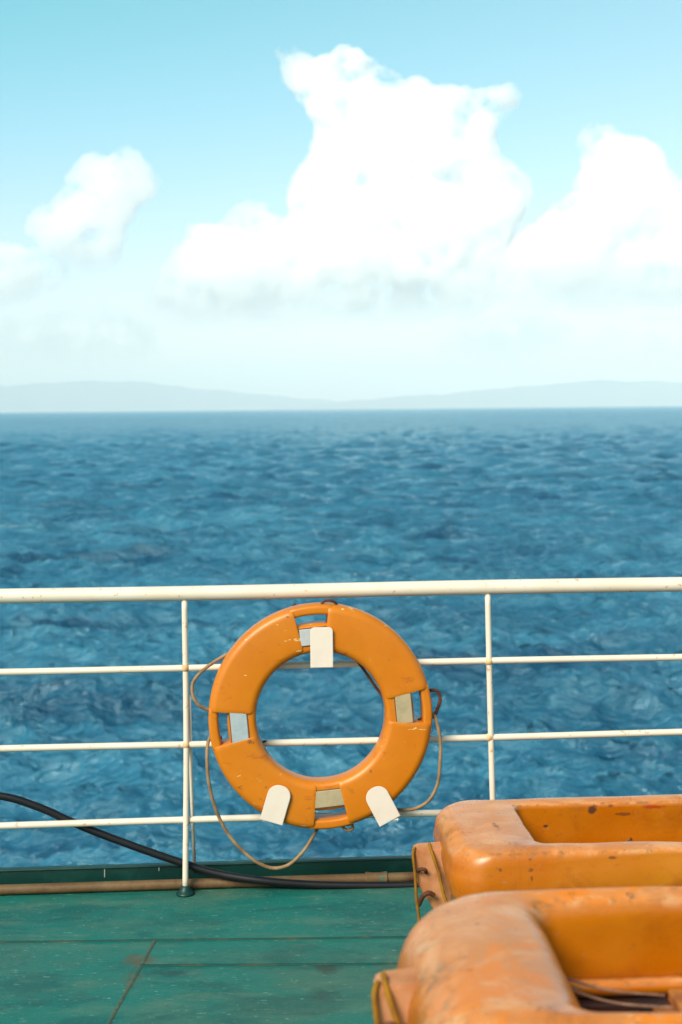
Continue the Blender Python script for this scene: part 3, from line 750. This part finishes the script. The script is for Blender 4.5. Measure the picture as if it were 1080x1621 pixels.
def build_stand(L, length, depth, h, label):
    c = L @ Vector((length / 2, depth / 2, 0)); root = thing("raft_stand", (c.x, c.y, 0), label, "stand", rotz=0.05)
    B = Matrix.Translation((c.x, c.y, 0)) @ Matrix.Rotation(0.05, 4, 'Z')
    for s in (-1, 1):
        bm = bmesh.new(); bevelled_box(bm, (length - 0.30, 0.05, 0.05), B @ Matrix.Translation((0, s * (depth / 2 - 0.10), h - 0.026)), 0.004); obj("bearer", bm, STAND, root, smooth=False)
        for t in (-1, 1):
            if h > 0.06:
                bm = bmesh.new(); bevelled_box(bm, (0.045, 0.045, h - 0.052), B @ Matrix.Translation((t * (length / 2 - 0.22), s * (depth / 2 - 0.10), (h - 0.052) / 2)), 0.004); obj("leg", bm, STAND, root, smooth=False)
    bm = bmesh.new(); bevelled_box(bm, (length - 0.36, depth - 0.15, 0.010), B @ Matrix.Translation((0, 0, h - 0.060)), 0.002); obj("added_dark_sheet", bm, STAND, root, smooth=False)  # dark sheet added over the green deck so the raft's well looks dark
    for t in (-1, 1):
        bm = bmesh.new(); bevelled_box(bm, (0.04, depth - 0.256, 0.04), B @ Matrix.Translation((t * (length / 2 - 0.30), 0, h - 0.030)), 0.004); obj("crosspiece", bm, STAND, root, smooth=False)
# org is the near left corner of the ring on plan
a1 = at_height(690, 1300, 0.35)
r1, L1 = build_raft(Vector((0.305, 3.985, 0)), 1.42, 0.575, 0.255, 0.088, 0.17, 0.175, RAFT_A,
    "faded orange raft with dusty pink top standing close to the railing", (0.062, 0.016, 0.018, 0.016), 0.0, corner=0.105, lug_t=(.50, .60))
build_stand(L1, 1.42, 0.575, 0.175, "low dark steel stand under the raft near the railing")
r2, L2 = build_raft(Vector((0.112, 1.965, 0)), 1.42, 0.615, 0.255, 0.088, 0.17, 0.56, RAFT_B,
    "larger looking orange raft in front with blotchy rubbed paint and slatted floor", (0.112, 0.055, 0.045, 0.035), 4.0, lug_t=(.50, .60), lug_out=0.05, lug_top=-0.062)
build_stand(L2, 1.42, 0.615, 0.56, "tall dark steel stand under the raft in front")

# ================================================================== clouds
def inside(x, y, poly):
    c = False; n = len(poly); j = n - 1
    for i in range(n):
        xi, yi = poly[i]; xj, yj = poly[j]
        if (yi > y) != (yj > y) and x < (xj - xi) * (y - yi) / (yj - yi) + xi: c = not c
        j = i
    return c
def edge_dist(x, y, poly):
    b = 1e9
    for i in range(len(poly)):
        ax, ay = poly[i]; bx, by = poly[(i + 1) % len(poly)]
        t = max(0, min(1, ((x - ax) * (bx - ax) + (y - ay) * (by - ay)) / ((bx - ax) ** 2 + (by - ay) ** 2 + 1e-9)))
        b = min(b, math.hypot(x - ax - t * (bx - ax), y - ay - t * (by - ay)))
    return b
def build_cloud(poly, D, seed, label, voxel=4.2, group=None, thick=0.9, mat=CLOUD):
    """a heap of puffs filling the outline, fused into one skin and then roughened like cauliflower"""
    rs = random.Random(seed); bm = bmesh.new()
    xs = [p[0] for p in poly]; ys = [p[1] for p in poly]; area = (max(xs) - min(xs)) * (max(ys) - min(ys))
    n = 0; tries = 0; want = int(90 + area / 260)
    while n < want and tries < 60000:
        tries += 1
        x = rs.uniform(min(xs), max(xs)); y = rs.uniform(min(ys), max(ys))
        if not inside(x, y, poly): continue
        e = edge_dist(x, y, poly)
        r = min(e + 2, rs.uniform(7, 26) if rs.random() < 0.75 else rs.uniform(26, 75))
        if r < 5: continue
        zspan = min(e, 110) * thick
        z = rs.uniform(-zspan, zspan) 
        bmesh.ops.create_icosphere(bm, subdivisions=2, radius=r, matrix=Matrix.Translation((x - X0, z, Y0 - y)) @ Matrix.Diagonal((1, 1, 0.92, 1)))
        n += 1
    me = bpy.data.meshes.new("puffs"); bm.to_mesh(me); bm.free()
    tmp = bpy.data.objects.new("puffs", me); COL.objects.link(tmp)
    md = tmp.modifiers.new("r", 'REMESH'); md.mode = 'VOXEL'; md.voxel_size = voxel
    dg = bpy.context.evaluated_depsgraph_get(); me2 = bpy.data.meshes.new_from_object(tmp.evaluated_get(dg))
    bpy.data.objects.remove(tmp); bpy.data.meshes.remove(me)
    me2.name = "cloud"; me2.materials.clear()
    nv = len(me2.vertices); co = np.empty(nv * 3, np.float32); me2.vertices.foreach_get("co", co); co = co.reshape(-1, 3)
    nr = np.empty(nv * 3, np.float32); me2.vertices.foreach_get("normal", nr); nr = nr.reshape(-1, 3)
    dsp = np.empty(nv, np.float32)
    sv = Vector((seed * 13.1, 0, 0))
    for i in range(nv):
        p = Vector(co[i]) + sv
        dsp[i] = (noise.turbulence(p / 42, 4, True) - 0.55) * 9.0 + (noise.turbulence(p / 13, 3, True) - 0.5) * 4.0
    co += nr * dsp[:, None]
    co[:, 1] *= 0.30
    sc = D / F
    base = np.array([(co[:, 0].min() + co[:, 0].max()) / 2, 0, co[:, 2].min()])
    me2.vertices.foreach_set("co", ((co - base) * sc).ravel().astype(np.float32))
    me2.update()
    o = link_mesh("cloud", me2, mat)
    o.location = (base[0] * sc, D, base[2] * sc + CAM_H)
    tag(o, label, "cloud", group); return o
A = [(205, 530), (240, 445), (268, 400), (275, 348), (315, 345), (350, 350), (370, 322), (395, 312), (420, 315), (440, 335), (458, 345), (452, 290), (470, 270), (492, 245), (500, 200), (484, 172), (462, 145), (448, 110), (440, 78), (462, 70), (490, 76), (506, 90), (530, 72), (552, 66), (585, 80), (612, 102), (640, 122), (668, 122), (700, 134), (735, 134), (765, 142), (790, 130), (818, 124), (836, 144), (828, 172), (800, 196), (792, 215), (802, 250), (840, 275), (852, 300), (840, 340), (826, 372), (826, 420), (800, 470), (760, 510), (640, 528), (450, 535)]
B = [(765, 518), (785, 430), (815, 372), (862, 338), (905, 305), (922, 270), (916, 235), (920, 202), (945, 196), (972, 198), (992, 212), (1030, 220), (1056, 238), (1062, 268), (1085, 290), (1150, 280), (1230, 330), (1300, 420), (1310, 500), (1080, 518), (930, 520)]
C = [(44 - 8, 358), (50, 330), (80, 314), (100, 294), (120, 250), (138, 234), (170, 242), (192, 232), (218, 229), (246, 256), (262, 286), (250, 312), (222, 330), (206, 360), (200, 400), (190, 440), (150, 455), (98, 430), (60, 384)]
Dp = [(-120, 470), (-110, 390), (-40, 372), (10, 376), (45, 384), (84, 392), (114, 412), (112, 446), (66, 474), (30, 490), (-60, 500)]
E = [(-160, 590), (-150, 500), (-40, 480), (40, 492), (95, 478), (130, 468), (185, 466), (215, 488), (255, 512), (262, 560), (235, 590), (100, 600)]
Fp = [(620, 590), (660, 540), (700, 512), (740, 496), (800, 506), (850, 490), (920, 512), (1000, 500), (1080, 492), (1180, 505), (1240, 580), (1000, 604), (780, 604)]
CG = "cumulus clouds over the horizon"
build_cloud(A, 88000, 3, "tall white cumulus with a horned top rising above the buoy", group=CG)
build_cloud(B, 84500, 5, "white towering cumulus cut off by the right edge of the photo", group=CG)
build_cloud(C, 86000, 8, "small white puffy cloud leaning upward at the left of the tall cumulus", voxel=3.4, group=CG, mat=SOFT)
build_cloud(Dp, 87000, 9, "low round white cloud at the left edge of the photo", group=CG, mat=SOFT)
build_cloud(E, 92000, 14, "thin pale cloud wisp low under the small left cloud", group=CG, thick=0.5, mat=WISP)
build_cloud(Fp, 94000, 15, "faint pale cloud bank low above the right hills", group=CG, thick=0.5, mat=WISP)

# ================================================================== haze over the sea
def build_haze():
    bm = bmesh.new(); bevelled_box(bm, (170000, 80000, 2100), Matrix.Translation((0, 38000, 2100 / 2 + SEA_Z - 95)), 0)
    M = bpy.data.materials.new("sea_air"); M.use_nodes = True; t = M.node_tree
    t.nodes.remove(t.nodes["Principled BSDF"])
    v = t.nodes.new("ShaderNodeVolumePrincipled"); v.inputs["Color"].default_value = (0.74, 0.87, 0.96, 1)
    v.inputs["Density"].default_value = 3.0e-5; v.inputs["Anisotropy"].default_value = -0.25
    t.links.new(v.outputs[0], t.nodes["Material Output"].inputs["Volume"])
    o = obj("haze", bm, M, smooth=False); tag(o, kind="stuff")
build_haze()
